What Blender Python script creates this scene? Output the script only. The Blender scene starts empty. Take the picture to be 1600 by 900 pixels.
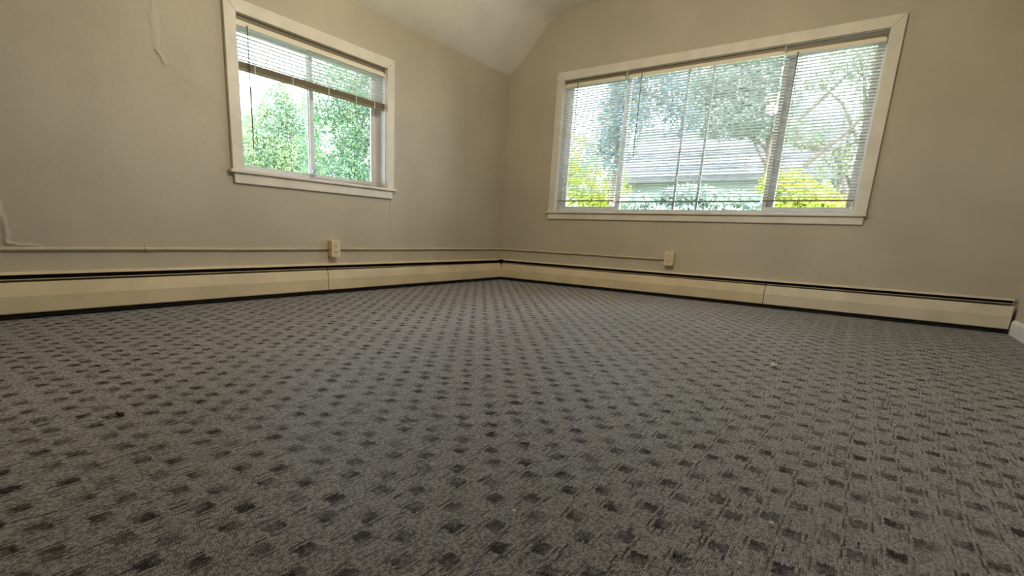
import bpy, bmesh, math, random
import numpy as np
from mathutils import Matrix, Vector

scene = bpy.context.scene
C = scene.collection
rng = random.Random(7)

# ------------------------------------------------------------------ camera
# World: room corner at the origin; left wall is the plane y = 0 (x < 0),
# right wall is the plane x = 0 (y < 0); z up, metres.
FPX, CX, CY = 780.7, 736.66, 542.81
YAW, PITCH, ROLL = 0.9211, -0.2262, 0.0418
CAM = Vector((-4.3703, -2.9954, 0.4639))
_f = Vector((math.sin(YAW)*math.cos(PITCH), math.cos(YAW)*math.cos(PITCH), math.sin(PITCH)))
_r = Vector((math.cos(YAW), -math.sin(YAW), 0))
_u = _r.cross(_f)
R_ = math.cos(ROLL)*_r + math.sin(ROLL)*_u
U_ = -math.sin(ROLL)*_r + math.cos(ROLL)*_u
cd = bpy.data.cameras.new('camera')
cam = bpy.data.objects.new('camera', cd); C.objects.link(cam)
cam.matrix_world = Matrix(((R_.x, U_.x, -_f.x, CAM.x), (R_.y, U_.y, -_f.y, CAM.y),
                           (R_.z, U_.z, -_f.z, CAM.z), (0, 0, 0, 1)))
cd.sensor_fit = 'HORIZONTAL'; cd.sensor_width = 36.0
cd.lens = FPX*36/1600
cd.shift_x = (800-CX)/1600; cd.shift_y = (CY-450)/1600
cd.clip_start = 0.02; cd.clip_end = 300
scene.camera = cam

def pix(px, py):
    return _f + (px-CX)/FPX*R_ - (py-CY)/FPX*U_
def at_x(px, py, X):
    d = pix(px, py); return CAM + d*((X-CAM.x)/d.x)
def at_y(px, py, Y):
    d = pix(px, py); return CAM + d*((Y-CAM.y)/d.y)
def at_floor(px, py):
    d = pix(px, py); return CAM + d*((0-CAM.z)/d.z)

# ------------------------------------------------------------------ world, sun, exposure
SKY = 7.4
w = bpy.data.worlds.new('sky'); scene.world = w; w.use_nodes = True
nt = w.node_tree; nt.nodes.clear()
wo = nt.nodes.new('ShaderNodeOutputWorld'); bg = nt.nodes.new('ShaderNodeBackground')
tc = nt.nodes.new('ShaderNodeTexCoord'); sep = nt.nodes.new('ShaderNodeSeparateXYZ')
cr = nt.nodes.new('ShaderNodeValToRGB')
cr.color_ramp.elements[0].position = 0.0; cr.color_ramp.elements[0].color = (0.90, 0.96, 1.0, 1)
cr.color_ramp.elements[1].position = 0.7; cr.color_ramp.elements[1].color = (0.66, 0.82, 1.0, 1)
nt.links.new(tc.outputs['Generated'], sep.inputs[0]); nt.links.new(sep.outputs['Z'], cr.inputs[0])
nt.links.new(cr.outputs[0], bg.inputs[0]); bg.inputs[1].default_value = SKY
nt.links.new(bg.outputs[0], wo.inputs[0])

sd = bpy.data.lights.new('sun', 'SUN'); sd.energy = 4.5; sd.angle = 0.01; sd.color = (1.0, 0.94, 0.82)
sun = bpy.data.objects.new('sun', sd); C.objects.link(sun)
sun.rotation_euler = Vector((0.62, 0.55, -0.80)).to_track_quat('-Z', 'Y').to_euler()

# window openings as sampling portals for the sky (they give off no light of their own)
for nm, loc, sx, sy, rot in (('window_portal', (-2.178, 0.145, 1.185), 1.16, 0.85, (math.pi/2, 0, math.pi)),
                             ('window_portal', (0.145, -1.748, 1.258), 2.30, 1.15, (math.pi/2, 0, math.pi/2))):
    ld = bpy.data.lights.new(nm, 'AREA'); ld.shape = 'RECTANGLE'; ld.size = sx; ld.size_y = sy; ld.cycles.is_portal = True
    lo_ = bpy.data.objects.new(nm, ld); C.objects.link(lo_); lo_.location = loc; lo_.rotation_euler = rot

vs = scene.view_settings
scene.display_settings.display_device = 'sRGB'
vs.view_transform = 'Standard'; vs.look = 'None'; vs.gamma = 1.0; vs.use_curve_mapping = False
vs.exposure = 0.78
cy = scene.cycles
cy.use_denoising = True
cy.max_bounces = 10; cy.diffuse_bounces = 5; cy.glossy_bounces = 4
cy.transparent_max_bounces = 24; cy.transmission_bounces = 8
cy.sample_clamp_indirect = 6.0; cy.caustics_reflective = False; cy.caustics_refractive = False

# ------------------------------------------------------------------ material helpers
def srgb(r, g, b):
    def f(c):
        c /= 255.0
        return c/12.92 if c <= 0.04045 else ((c+0.055)/1.055)**2.4
    return (f(r), f(g), f(b), 1.0)

class NG:
    """tiny expression builder on a material's node tree"""
    def __init__(self, m):
        self.t = m.node_tree
    def n(self, typ, **kw):
        nd = self.t.nodes.new(typ)
        for k, v in kw.items(): setattr(nd, k, v)
        return nd
    def link(self, a, b): self.t.links.new(a, b)
    def m(self, op, a, b=None, c=None, clamp=False):
        nd = self.n('ShaderNodeMath', operation=op); nd.use_clamp = clamp
        for i, v in enumerate((a, b, c)):
            if v is None: continue
            if isinstance(v, (int, float)): nd.inputs[i].default_value = v
            else: self.link(v, nd.inputs[i])
        return nd.outputs[0]
    def noise(self, vec, scale, detail=3, rough=0.5, dim='3D'):
        nd = self.n('ShaderNodeTexNoise'); nd.noise_dimensions = dim
        nd.inputs['Scale'].default_value = scale; nd.inputs['Detail'].default_value = detail
        nd.inputs['Roughness'].default_value = rough
        if vec is not None: self.link(vec, nd.inputs['Vector'])
        return nd.outputs['Fac']
    def mix(self, fac, a, b):
        nd = self.n('ShaderNodeMix', data_type='RGBA')
        if isinstance(fac, (int, float)): nd.inputs[0].default_value = fac
        else: self.link(fac, nd.inputs[0])
        for sock, v in ((nd.inputs[6], a), (nd.inputs[7], b)):
            if isinstance(v, tuple): sock.default_value = v
            else: self.link(v, sock)
        return nd.outputs[2]
    def step(self, v, lo, hi):
        nd = self.n('ShaderNodeMapRange', interpolation_type='SMOOTHSTEP')
        self.link(v, nd.inputs[0]); nd.inputs[1].default_value = lo; nd.inputs[2].default_value = hi
        nd.inputs[3].default_value = 0; nd.inputs[4].default_value = 1
        return nd.outputs[0]
    def bump(self, h, strength, dist):
        nd = self.n('ShaderNodeBump'); nd.inputs['Strength'].default_value = strength
        nd.inputs['Distance'].default_value = dist; self.link(h, nd.inputs['Height'])
        return nd.outputs[0]

def new_mat(name):
    m = bpy.data.materials.new(name); m.use_nodes = True
    b = m.node_tree.nodes['Principled BSDF']
    return m, b, NG(m)

def paint(name, col, rough=0.5, spec=0.5, var=0.06, vscale=3.0, bscale=220.0, bstr=0.12, bdist=0.002, metal=0.0):
    m, b, g = new_mat(name)
    o = g.n('ShaderNodeTexCoord').outputs['Object']
    f = g.noise(o, vscale, 4)
    d = tuple(c*(1-var*1.6) for c in col[:3])+(1,); l = tuple(min(1, c*(1+var*1.4)) for c in col[:3])+(1,)
    g.link(g.mix(g.step(f, 0.3, 0.7), d, l), b.inputs['Base Color'])
    b.inputs['Roughness'].default_value = rough; b.inputs['Specular IOR Level'].default_value = spec
    b.inputs['Metallic'].default_value = metal
    if bstr: g.link(g.bump(g.noise(o, bscale, 2), bstr, bdist), b.inputs['Normal'])
    return m

def seg_dist(g, a, b_, p0, p1):
    """distance in the (a,b) plane from a fixed segment"""
    (x0, y0), (x1, y1) = p0, p1
    L2 = (x1-x0)**2+(y1-y0)**2
    da = g.m('SUBTRACT', a, x0); db = g.m('SUBTRACT', b_, y0)
    t = g.m('DIVIDE', g.m('ADD', g.m('MULTIPLY', da, x1-x0), g.m('MULTIPLY', db, y1-y0)), L2, clamp=True)
    ea = g.m('SUBTRACT', da, g.m('MULTIPLY', t, x1-x0)); eb = g.m('SUBTRACT', db, g.m('MULTIPLY', t, y1-y0))
    return g.m('SQRT', g.m('ADD', g.m('MULTIPLY', ea, ea), g.m('MULTIPLY', eb, eb)))

def wall_mat(name, col, seams=()):
    m, b, g = new_mat(name)
    o = g.n('ShaderNodeTexCoord').outputs['Object']
    sp = g.n('ShaderNodeSeparateXYZ'); g.link(o, sp.inputs[0])
    f = g.noise(o, 1.7, 5, 0.6)
    d = tuple(c*0.93 for c in col[:3])+(1,); l = tuple(c*1.06 for c in col[:3])+(1,)
    g.link(g.mix(g.step(f, 0.3, 0.7), d, l), b.inputs['Base Color'])
    b.inputs['Roughness'].default_value = 0.55; b.inputs['Specular IOR Level'].default_value = 0.35
    h = g.m('ADD', g.m('MULTIPLY', g.noise(o, 260, 2), 0.0007), g.m('MULTIPLY', g.noise(o, 3.0, 3), 0.006))
    h = g.m('ADD', h, g.m('MULTIPLY', g.noise(o, 45, 3), 0.0006))
    wob = g.m('MULTIPLY', g.m('SUBTRACT', g.noise(o, 14, 3), 0.5), 0.05)
    a = g.m('ADD', sp.outputs['X'], wob); z = g.m('ADD', sp.outputs['Z'], wob)
    for p0, p1, wid, hgt in seams:
        k = g.m('SUBTRACT', 1.0, g.step(seg_dist(g, a, z, p0, p1), 0.0, wid))
        h = g.m('ADD', h, g.m('MULTIPLY', k, hgt))
    g.link(g.bump(h, 1.0, 1.0), b.inputs['Normal'])
    return m

M = {}
WALLC = srgb(192, 185, 168)
M['wall_left'] = wall_mat('wall_paint_left', WALLC, seams=[
    ((-3.872, 0.75), (-3.841, 0.335), 0.018, 0.004), ((-3.841, 0.335), (-3.74, 0.318), 0.016, 0.004),
    ((-3.165, 1.60), (-3.152, 1.29), 0.025, 0.002), ((-3.152, 1.29), (-3.125, 1.25), 0.02, 0.004),
    ((-3.12, 1.25), (-2.83, 1.13), 0.05, 0.0012),
    ((-1.545, 0.68), (-1.532, 0.33), 0.012, 0.0025), ((-1.53, 0.33), (-1.50, 0.24), 0.012, 0.0025)])
M['wall'] = wall_mat('wall_paint', WALLC)
M['ceiling'] = wall_mat('ceiling_paint', srgb(236, 234, 224))
M['trim'] = paint('trim_paint', srgb(226, 222, 210), 0.42, 0.5, 0.05, 6, 90, 0.10, 0.003)
M['jamb'] = paint('jamb_paint', srgb(238, 238, 236), 0.4, 0.5, 0.03, 6, 90, 0.08, 0.002)
M['heater'] = paint('heater_enamel', srgb(224, 210, 178), 0.42, 0.5, 0.05, 5, 60, 0.05, 0.003)
M['heater_light'] = paint('heater_enamel_pale', srgb(222, 212, 190), 0.42, 0.5, 0.05, 5, 60, 0.05, 0.003)
M['black'] = paint('heater_black', (0.006, 0.006, 0.007, 1), 0.7, 0.2, 0.0, 5, 60, 0.0)
M['conduit'] = paint('conduit_paint', srgb(200, 190, 168), 0.45, 0.5, 0.04, 8, 120, 0.1, 0.002)
M['plate'] = paint('ivory_plastic', srgb(226, 212, 178), 0.35, 0.5, 0.02, 8, 100, 0.0)
M['slot'] = paint('slot_dark', (0.02, 0.015, 0.012, 1), 0.6, 0.3, 0.0, 8, 100, 0.0)
M['alu'] = paint('aluminium_frame', srgb(232, 235, 238), 0.4, 0.5, 0.03, 12, 60, 0.03, 0.001)
M['alu_dark'] = paint('aluminium_dull', srgb(206, 208, 210), 0.45, 0.5, 0.05, 12, 60, 0.03, 0.001, metal=0.1)
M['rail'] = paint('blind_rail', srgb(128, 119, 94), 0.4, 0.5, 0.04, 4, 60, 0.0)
M['bottom_rail'] = paint('blind_bottom_rail', srgb(150, 138, 112), 0.4, 0.5, 0.04, 4, 60, 0.0)
M['cord'] = paint('blind_cord', srgb(222, 220, 214), 0.7, 0.3, 0.02, 4, 60, 0.0)
M['wand'] = paint('wand_backlit_dark', srgb(70, 72, 78), 0.25, 0.5, 0.0, 4, 60, 0.0)  # clear rod: its dark look against the bright window is put into the colour

def vinyl_mat(name, col, fac):
    m, b, g = new_mat(name)
    b.inputs['Base Color'].default_value = col; b.inputs['Roughness'].default_value = 0.4
    tr = g.n('ShaderNodeBsdfTranslucent'); tr.inputs[0].default_value = col
    mx = g.n('ShaderNodeMixShader'); mx.inputs[0].default_value = fac
    out = m.node_tree.nodes['Material Output']
    g.link(b.outputs[0], mx.inputs[1]); g.link(tr.outputs[0], mx.inputs[2]); g.link(mx.outputs[0], out.inputs[0])
    return m
M['valance'] = vinyl_mat('valance_vinyl', srgb(250, 244, 224), 0.15)
M['slat'] = vinyl_mat('blind_vinyl', srgb(240, 240, 236), 0.40)

def glass_mat():
    m = bpy.data.materials.new('window_glass'); m.use_nodes = True
    t = m.node_tree; t.nodes.clear(); g = NG(m)
    o = g.n('ShaderNodeOutputMaterial'); mx = g.n('ShaderNodeMixShader')
    fr = g.n('ShaderNodeFresnel'); fr.inputs[0].default_value = 1.45
    tr = g.n('ShaderNodeBsdfTransparent'); tr.inputs[0].default_value = (0.96, 0.985, 0.98, 1)
    gl = g.n('ShaderNodeBsdfGlossy'); gl.inputs['Roughness'].default_value = 0.01
    g.link(fr.outputs[0], mx.inputs[0]); g.link(tr.outputs[0], mx.inputs[1]); g.link(gl.outputs[0], mx.inputs[2])
    g.link(mx.outputs[0], o.inputs[0])
    return m
M['glass'] = glass_mat()

def emit_mat(name, col, s):
    m = bpy.data.materials.new(name); m.use_nodes = True
    t = m.node_tree; t.nodes.clear(); g = NG(m)
    o = g.n('ShaderNodeOutputMaterial'); e = g.n('ShaderNodeEmission')
    e.inputs[0].default_value = col; e.inputs[1].default_value = s
    g.link(e.outputs[0], o.inputs[0]); return m

# carpet: two staggered dark squares per cell, ribs along x, light tramlines
PX_, PY_ = 0.1165, 0.08675
AX, AY = -3.7620, -2.5085
BX, BY = AX+0.0733, AY-0.0365
RIB = PY_/24
def carpet_mat():
    m, b, g = new_mat('loop_pile_carpet')
    o = g.n('ShaderNodeTexCoord').outputs['Object']
    sp = g.n('ShaderNodeSeparateXYZ'); g.link(o, sp.inputs[0])
    x0, y = sp.outputs['X'], sp.outputs['Y']
    rib = g.m('FLOOR', g.m('DIVIDE', y, RIB))
    wn = g.n('ShaderNodeTexWhiteNoise', noise_dimensions='1D'); g.link(rib, wn.inputs['W'])
    jit = g.m('MULTIPLY', g.m('SUBTRACT', wn.outputs[0], 0.5), 0.009)
    cj = g.m('MULTIPLY', g.m('SUBTRACT', g.noise(o, 160, 2), 0.5), 0.012)
    x = g.m('ADD', g.m('ADD', x0, jit), cj)
    yj = g.m('ADD', y, g.m('MULTIPLY', g.m('SUBTRACT', g.noise(o, 120, 2), 0.5), 0.004))
    def lat(v, c, P):
        fr = g.m('FRACT', g.m('ADD', g.m('DIVIDE', g.m('SUBTRACT', v, c), P), 0.5))
        return g.m('MULTIPLY', g.m('ABSOLUTE', g.m('SUBTRACT', fr, 0.5)), P)
    def inside(d, h, s=0.0016):
        return g.m('SUBTRACT', 1.0, g.step(d, h-s, h+s))
    dark = None
    for (cx_, cy_) in ((AX, AY), (BX, BY)):
        dx = lat(x, cx_, PX_); dy = lat(yj, cy_, PY_)
        s = g.m('MULTIPLY', inside(dx, 0.0160, 0.0025), inside(dy, 0.0135))
        # short dashes above and below each square
        dd = g.m('ABSOLUTE', g.m('SUBTRACT', dy, 0.0195))
        dsh = g.m('MULTIPLY', g.m('MULTIPLY', inside(dx, 0.022, 0.004), inside(dd, 0.0019, 0.0008)), 0.95)
        s = g.m('MAXIMUM', s, dsh)
        dark = s if dark is None else g.m('MAXIMUM', dark, s)
    # loose dark pick-ups between the squares
    wj = g.n('ShaderNodeCombineXYZ'); g.link(g.m('FLOOR', g.m('DIVIDE', x, 0.0291)), wj.inputs[0]); g.link(rib, wj.inputs[1])
    w3 = g.n('ShaderNodeTexWhiteNoise', noise_dimensions='2D'); g.link(wj.outputs[0], w3.inputs['Vector'])
    dark = g.m('MAXIMUM', dark, g.m('MULTIPLY', g.m('GREATER_THAN', w3.outputs[0], 0.945), 0.9))
    # occasional weak squares
    wk = g.noise(o, 26, 2)
    dark = g.m('MULTIPLY', dark, g.m('ADD', 0.52, g.m('MULTIPLY', g.step(wk, 0.35, 0.65), 0.48)))
    line = None
    for c in (AY+0.0182, AY-0.0182, AY-0.0546):
        l = inside(lat(y, c, PY_), 0.0016, 0.0006)
        line = l if line is None else g.m('MAXIMUM', line, l)
    band = g.m('MULTIPLY', inside(lat(x, AX-0.058+0.0365, PX_), 0.004, 0.002), 0.5)
    line = g.m('MAXIMUM', g.m('MULTIPLY', line, 0.85), band)
    # heathered yarn
    mp = g.n('ShaderNodeMapping'); mp.inputs['Scale'].default_value = (0.55, 1.0, 1.0); g.link(o, mp.inputs[0])
    sp1 = g.noise(mp.outputs[0], 330, 2, 0.6)
    sp2 = g.noise(mp.outputs[0], 150, 3, 0.7)
    lx = g.m('FLOOR', g.m('ADD', g.m('DIVIDE', x0, 0.0046), g.m('MULTIPLY', wn.outputs[0], 5.0)))
    cb = g.n('ShaderNodeCombineXYZ'); g.link(lx, cb.inputs[0]); g.link(rib, cb.inputs[1])
    w2 = g.n('ShaderNodeTexWhiteNoise', noise_dimensions='2D'); g.link(cb.outputs[0], w2.inputs['Vector'])
    sp1 = g.m('ADD', g.m('MULTIPLY', sp1, 0.62), g.m('MULTIPLY', w2.outputs[0], 0.38))
    yarn = g.mix(g.step(sp1, 0.40, 0.62), srgb(15, 13, 14), srgb(133, 125, 125))
    yarn = g.mix(g.m('MULTIPLY', g.step(sp2, 0.45, 0.70), 0.5), yarn, srgb(140, 132, 131))
    yarn = g.mix(g.m('MULTIPLY', line, 0.55), yarn, srgb(150, 143, 141))
    dk = g.mix(g.step(sp1, 0.35, 0.7), srgb(6, 6, 8), srgb(42, 41, 43))
    col = g.mix(g.m('MULTIPLY', dark, 0.80), yarn, dk)
    # large soft wear
    wear = g.noise(o, 2.2, 3)
    col = g.mix(g.m('MULTIPLY', g.step(wear, 0.35, 0.75), 0.10), col, srgb(120, 112, 104))
    g.link(col, b.inputs['Base Color'])
    # relief: rounded ribs, broken into loops
    rw = g.m('ABSOLUTE', g.m('SINE', g.m('MULTIPLY', y, math.pi/RIB)))
    ph = g.m('MULTIPLY', wn.outputs[0], 6.28)
    lp = g.m('ABSOLUTE', g.m('SINE', g.m('ADD', g.m('MULTIPLY', x0, math.pi/0.0046), ph)))
    h = g.m('MULTIPLY', g.m('MULTIPLY', g.m('POWER', rw, 0.6), g.m('ADD', 0.55, g.m('MULTIPLY', lp, 0.45))), 0.0038)
    h = g.m('ADD', h, g.m('MULTIPLY', g.noise(o, 330, 2), 0.0018))
    h = g.m('SUBTRACT', h, g.m('MULTIPLY', dark, 0.0012))
    g.link(g.bump(h, 0.9, 1.0), b.inputs['Normal'])
    b.inputs['Roughness'].default_value = 0.42
    g_ = 0
    lit = g.m('SUBTRACT', 1.0, g.m('MULTIPLY', dark, 0.96))
    spk = g.m('ADD', 0.35, g.m('MULTIPLY', g.step(sp1, 0.34, 0.66), 0.65))
    g.link(g.m('MULTIPLY', g.m('MULTIPLY', lit, spk), 1.0), b.inputs['Sheen Weight']); g.link(g.m('MULTIPLY', lit, 0.95), b.inputs['Specular IOR Level']); b.inputs['Sheen Roughness'].default_value = 0.42
    b.inputs['Sheen Tint'].default_value = (0.86, 0.93, 1, 1)
    return m
M['carpet'] = carpet_mat()

# ------------------------------------------------------------------ mesh helpers
def obj(name, bm, mat, parent=None, smooth=False):
    me = bpy.data.meshes.new(name); bmesh.ops.recalc_face_normals(bm, faces=bm.faces)
    bm.to_mesh(me); bm.free()
    if smooth:
        for p in me.polygons: p.use_smooth = True
    me.materials.append(M[mat] if isinstance(mat, str) else mat)
    o = bpy.data.objects.new(name, me); C.objects.link(o)
    if parent: o.parent = parent
    return o
def inst(name, me, loc, parent=None, rot=(0, 0, 0)):
    o = bpy.data.objects.new(name, me); C.objects.link(o); o.location = loc; o.rotation_euler = rot
    if parent: o.parent = parent
    return o
def tag(o, label=None, cat=None, group=None, kind=None):
    for k, v in (('label', label), ('category', cat), ('group', group), ('kind', kind)):
        if v: o[k] = v
    return o
def empty(name, loc=(0, 0, 0)):
    e = bpy.data.objects.new(name, None); C.objects.link(e); e.location = loc; e.empty_display_size = 0.05
    return e
def box(bm, x0, x1, y0, y1, z0, z1, bev=0.0, seg=2):
    t = bmesh.ops.create_cube(bm, size=1.0)
    vs_ = t['verts']
    for v in vs_:
        v.co = Vector(((x0+x1)/2+v.co.x*(x1-x0), (y0+y1)/2+v.co.y*(y1-y0), (z0+z1)/2+v.co.z*(z1-z0)))
    if bev > 0:
        es = list({e for v in vs_ for e in v.link_edges})
        bmesh.ops.bevel(bm, geom=es, offset=bev, segments=seg, affect='EDGES', profile=0.5)
    return bm
def boxo(name, b6, mat, parent=None, bev=0.0, seg=2):
    bm = bmesh.new(); box(bm, *b6, bev=bev, seg=seg); return obj(name, bm, mat, parent)
def prism(pts, a0, a1, to3):
    """closed profile pts (p,q) swept from a0 to a1; to3(p,q,a) -> xyz"""
    bm = bmesh.new()
    v0 = [bm.verts.new(to3(p, q, a0)) for p, q in pts]; v1 = [bm.verts.new(to3(p, q, a1)) for p, q in pts]
    n = len(pts)
    for i in range(n): bm.faces.new((v0[i], v0[(i+1) % n], v1[(i+1) % n], v1[i]))
    bm.faces.new(v0); bm.faces.new(v1[::-1])
    return bm
LW = lambda d, z, a: (a, -d, z)      # left wall: d = distance into the room
RW = lambda d, z, a: (-d, a, z)      # right wall
def tube(bm, pts, r, n=10):
    pts = [Vector(p) for p in pts]; rings = []
    for i, p in enumerate(pts):
        t = (pts[min(i+1, len(pts)-1)]-pts[max(i-1, 0)]).normalized()
        a = t.cross(Vector((0, 0, 1)))
        if a.length < 1e-3: a = t.cross(Vector((1, 0, 0)))
        a.normalize(); b = t.cross(a)
        rr = r[i] if isinstance(r, (list, tuple)) else r
        rings.append([bm.verts.new(p+a*rr*math.cos(2*math.pi*k/n)+b*rr*math.sin(2*math.pi*k/n)) for k in range(n)])
    for i in range(len(rings)-1):
        for k in range(n):
            bm.faces.new((rings[i][k], rings[i][(k+1) % n], rings[i+1][(k+1) % n], rings[i+1][k]))
    bm.faces.new(rings[0]); bm.faces.new(rings[-1][::-1])
    return bm
def thicken(path, t):
    """open profile polyline -> closed thin profile, offset to one side"""
    off = []
    for i, p in enumerate(path):
        a = Vector(path[max(i-1, 0)]); b = Vector(path[min(i+1, len(path)-1)])
        d = (b-a).normalized(); off.append((p[0]-d.y*t, p[1]+d.x*t))
    return list(path)+off[::-1]

# ------------------------------------------------------------------ room shell
XB, YE, ZC, ZK = -5.42, -3.77, 2.40, 1.948
TH = 0.14
fl = boxo('floor', (XB-TH, TH, YE-TH, TH, -0.12, 0.0), 'carpet'); tag(fl, 'grey brown patterned loop pile carpet with dark checks', 'floor', kind='structure')

def wall_hole(name, to3, a0, a1, z0, z1, h, mat):
    """slab between a0..a1, z0..z1 with a rectangular hole h=(a,b,z,z); to3(d,z,a), d<0 is outside"""
    bm = bmesh.new()
    As = sorted([a0, a1, h[0], h[1]]); Zs = sorted([z0, z1, h[2], h[3]])
    V = {}
    for d in (0, -TH):
        for i, a in enumerate(As):
            for j, z in enumerate(Zs): V[d, i, j] = bm.verts.new(to3(d, z, a))
    for i in range(3):
        for j in range(3):
            if i == 1 and j == 1: continue
            for d in (0, -TH): bm.faces.new([V[d, i, j], V[d, i+1, j], V[d, i+1, j+1], V[d, i, j+1]])
    ring = [(1, 1), (2, 1), (2, 2), (1, 2)]
    outer = [(0, 0), (1, 0), (2, 0), (3, 0), (3, 1), (3, 2), (3, 3), (2, 3), (1, 3), (0, 3), (0, 2), (0, 1)]
    for L in (ring, outer):
        for k in range(len(L)):
            p, q = L[k], L[(k+1) % len(L)]
            bm.faces.new([V[0, p[0], p[1]], V[0, q[0], q[1]], V[-TH, q[0], q[1]], V[-TH, p[0], p[1]]])
    return obj(name, bm, mat)
W1 = (-2.752, -1.604, 0.766, 1.603)      # opening in the left wall  (x, x, z, z)
W2 = (-2.890, -0.606, 0.692, 1.824)      # opening in the right wall (y, y, z, z)
wl = wall_hole('wall_left', LW, XB-TH, TH, 0.0, ZK+0.02, W1, 'wall_left'); tag(wl, 'greige painted plaster wall with the small window', 'wall', kind='structure')
wr = wall_hole('wall_right', RW, YE-TH, 0.0, 0.0, 2.55, W2, 'wall'); tag(wr, 'greige painted plaster wall with the wide window', 'wall', kind='structure')
we = boxo('wall_end', (XB-TH, 0.0, YE-TH, YE, 0.0, 2.55), 'wall'); tag(we, 'plain painted end wall at the right edge', 'wall', kind='structure')
wb = boxo('wall_back', (XB-TH, XB, YE, 0.0, 0.0, 2.55), 'wall'); tag(wb, 'plain painted wall behind the viewer', 'wall', kind='structure')
# ceiling: kneewall slope that coves into the flat ceiling
prof = [(0.0, 1.946), (-0.06, 1.985), (-0.12, 2.04), (-0.195, 2.11), (-0.29, 2.213), (-0.36, 2.292), (-0.41, 2.335),
        (-0.46, 2.362), (-0.53, 2.381), (-0.62, 2.393), (-0.75, 2.40), (-1.2, 2.403), (YE-TH, 2.40)]
bm = bmesh.new(); xs = (XB-TH, 0.0)
rows = [[bm.verts.new((x, y, z)) for x in xs] for y, z in prof]
top = [[bm.verts.new((x, y+(0.14 if i == 0 else 0.06), z+0.12)) for x in xs] for i, (y, z) in enumerate(prof)]
for i in range(len(prof)-1):
    bm.faces.new((rows[i][0], rows[i][1], rows[i+1][1], rows[i+1][0]))
    bm.faces.new((top[i][0], top[i+1][0], top[i+1][1], top[i][1]))
    for k in (0, 1): bm.faces.new((rows[i][k], rows[i+1][k], top[i+1][k], top[i][k]))
bm.faces.new((rows[0][0], top[0][0], top[0][1], rows[0][1])); bm.faces.new((rows[-1][0], rows[-1][1], top[-1][1], top[-1][0]))
bmesh.ops.recalc_face_normals(bm, faces=bm.faces)
bmesh.ops.split_edges(bm, edges=[e for e in bm.edges if e.calc_face_angle(0) > 0.6])
ce = obj('ceiling', bm, 'ceiling', smooth=True); tag(ce, 'off white plaster ceiling sloping down to the left wall', 'ceiling', kind='structure')
bm = bmesh.new()
bpts = [(0.0, 0.0), (0.014, 0.0), (0.014, 0.07), (0.011, 0.08), (0.006, 0.086), (0.0, 0.088)]
bb = prism(bpts, XB, -0.075, lambda d, z, a: (a, YE+d, z)); bb = obj('baseboard_end', bb, 'jamb'); tag(bb, 'short white baseboard beside the heater end', 'baseboard', kind='structure')

# ------------------------------------------------------------------ windows
def make_window(name, to3, op, label, stool_over, fd):
    a0, a1, z0, z1 = op
    root = empty(name, to3(0, z0, (a0+a1)/2)); root.rotation_euler = (0, 0, 0)
    tag(root, label, 'window', kind='structure')
    inv = Matrix.Translation(-Vector(root.location))
    def B(nm, d0, d1, aa0, aa1, zz0, zz1, mat, par=root, bev=0.0):
        p, q = Vector(to3(d0, zz0, aa0)), Vector(to3(d1, zz1, aa1))
        bm = bmesh.new()
        box(bm, min(p.x, q.x), max(p.x, q.x), min(p.y, q.y), max(p.y, q.y), min(p.z, q.z), max(p.z, q.z), bev=bev)
        if par is not None: bm.transform(inv)
        o = obj(nm, bm, mat); o.parent = par
        return o
    return root, B, inv

CW = 0.070     # casing width
def casing(to3, B, op, inv, root, sides=True):
    a0, a1, z0, z1 = op
    lo, hi = min(a0, a1), max(a0, a1)
    t = 0.02
    # mitred boards
    def quad(nm, pts):
        bm = bmesh.new()
        f = [bm.verts.new(to3(t, z, a)) for a, z in pts]; bk = [bm.verts.new(to3(-0.001, z, a)) for a, z in pts]
        bm.faces.new(f); bm.faces.new(bk[::-1])
        for i in range(4): bm.faces.new((f[i], f[(i+1) % 4], bk[(i+1) % 4], bk[i]))
        es = [e for e in bm.edges if all(v in f for v in e.verts)]
        bmesh.ops.bevel(bm, geom=es, offset=0.004, segments=2, affect='EDGES', profile=0.6)
        bm.transform(inv); o = obj(nm, bm, 'trim'); o.parent = root
    zt = z1+CW; zb = z0-0.002
    e = 0.0006
    quad('casing', [(lo-CW+0.018*0, zb), (lo, zb), (lo, z1-e), (lo-CW, zt-e)])
    quad('casing', [(hi, zb), (hi+CW, zb), (hi+CW, zt-e), (hi, z1-e)])
    quad('casing_head', [(lo-CW, zt), (lo, z1), (hi, z1), (hi+CW, zt)])

# ---- left window: two-lite aluminium slider
FD1 = 0.108
r1, B1, inv1 = make_window('window_1', LW, W1, 'small two pane sliding window on the left wall', 0.02, FD1)
casing(LW, B1, (-2.738, -1.602, 0.766, 1.603), inv1, r1)
B1('stool', -0.105, 0.036, -2.829, -1.515, 0.748, 0.766, 'trim', bev=0.005)
B1('apron', 0.0, 0.018, -2.800, -1.545, 0.690, 0.7475, 'trim', bev=0.005)
for nm, a, b in (('jamb', W1[0]-0.012, W1[0]+0.002), ('jamb', W1[1]-0.002, W1[1]+0.012)):
    B1(nm, -TH+0.003, -0.001, a, b, W1[2], W1[3], 'jamb')
B1('jamb_head', -TH+0.003, -0.001, W1[0], W1[1], W1[3]-0.003, W1[3]+0.012, 'trim')
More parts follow.
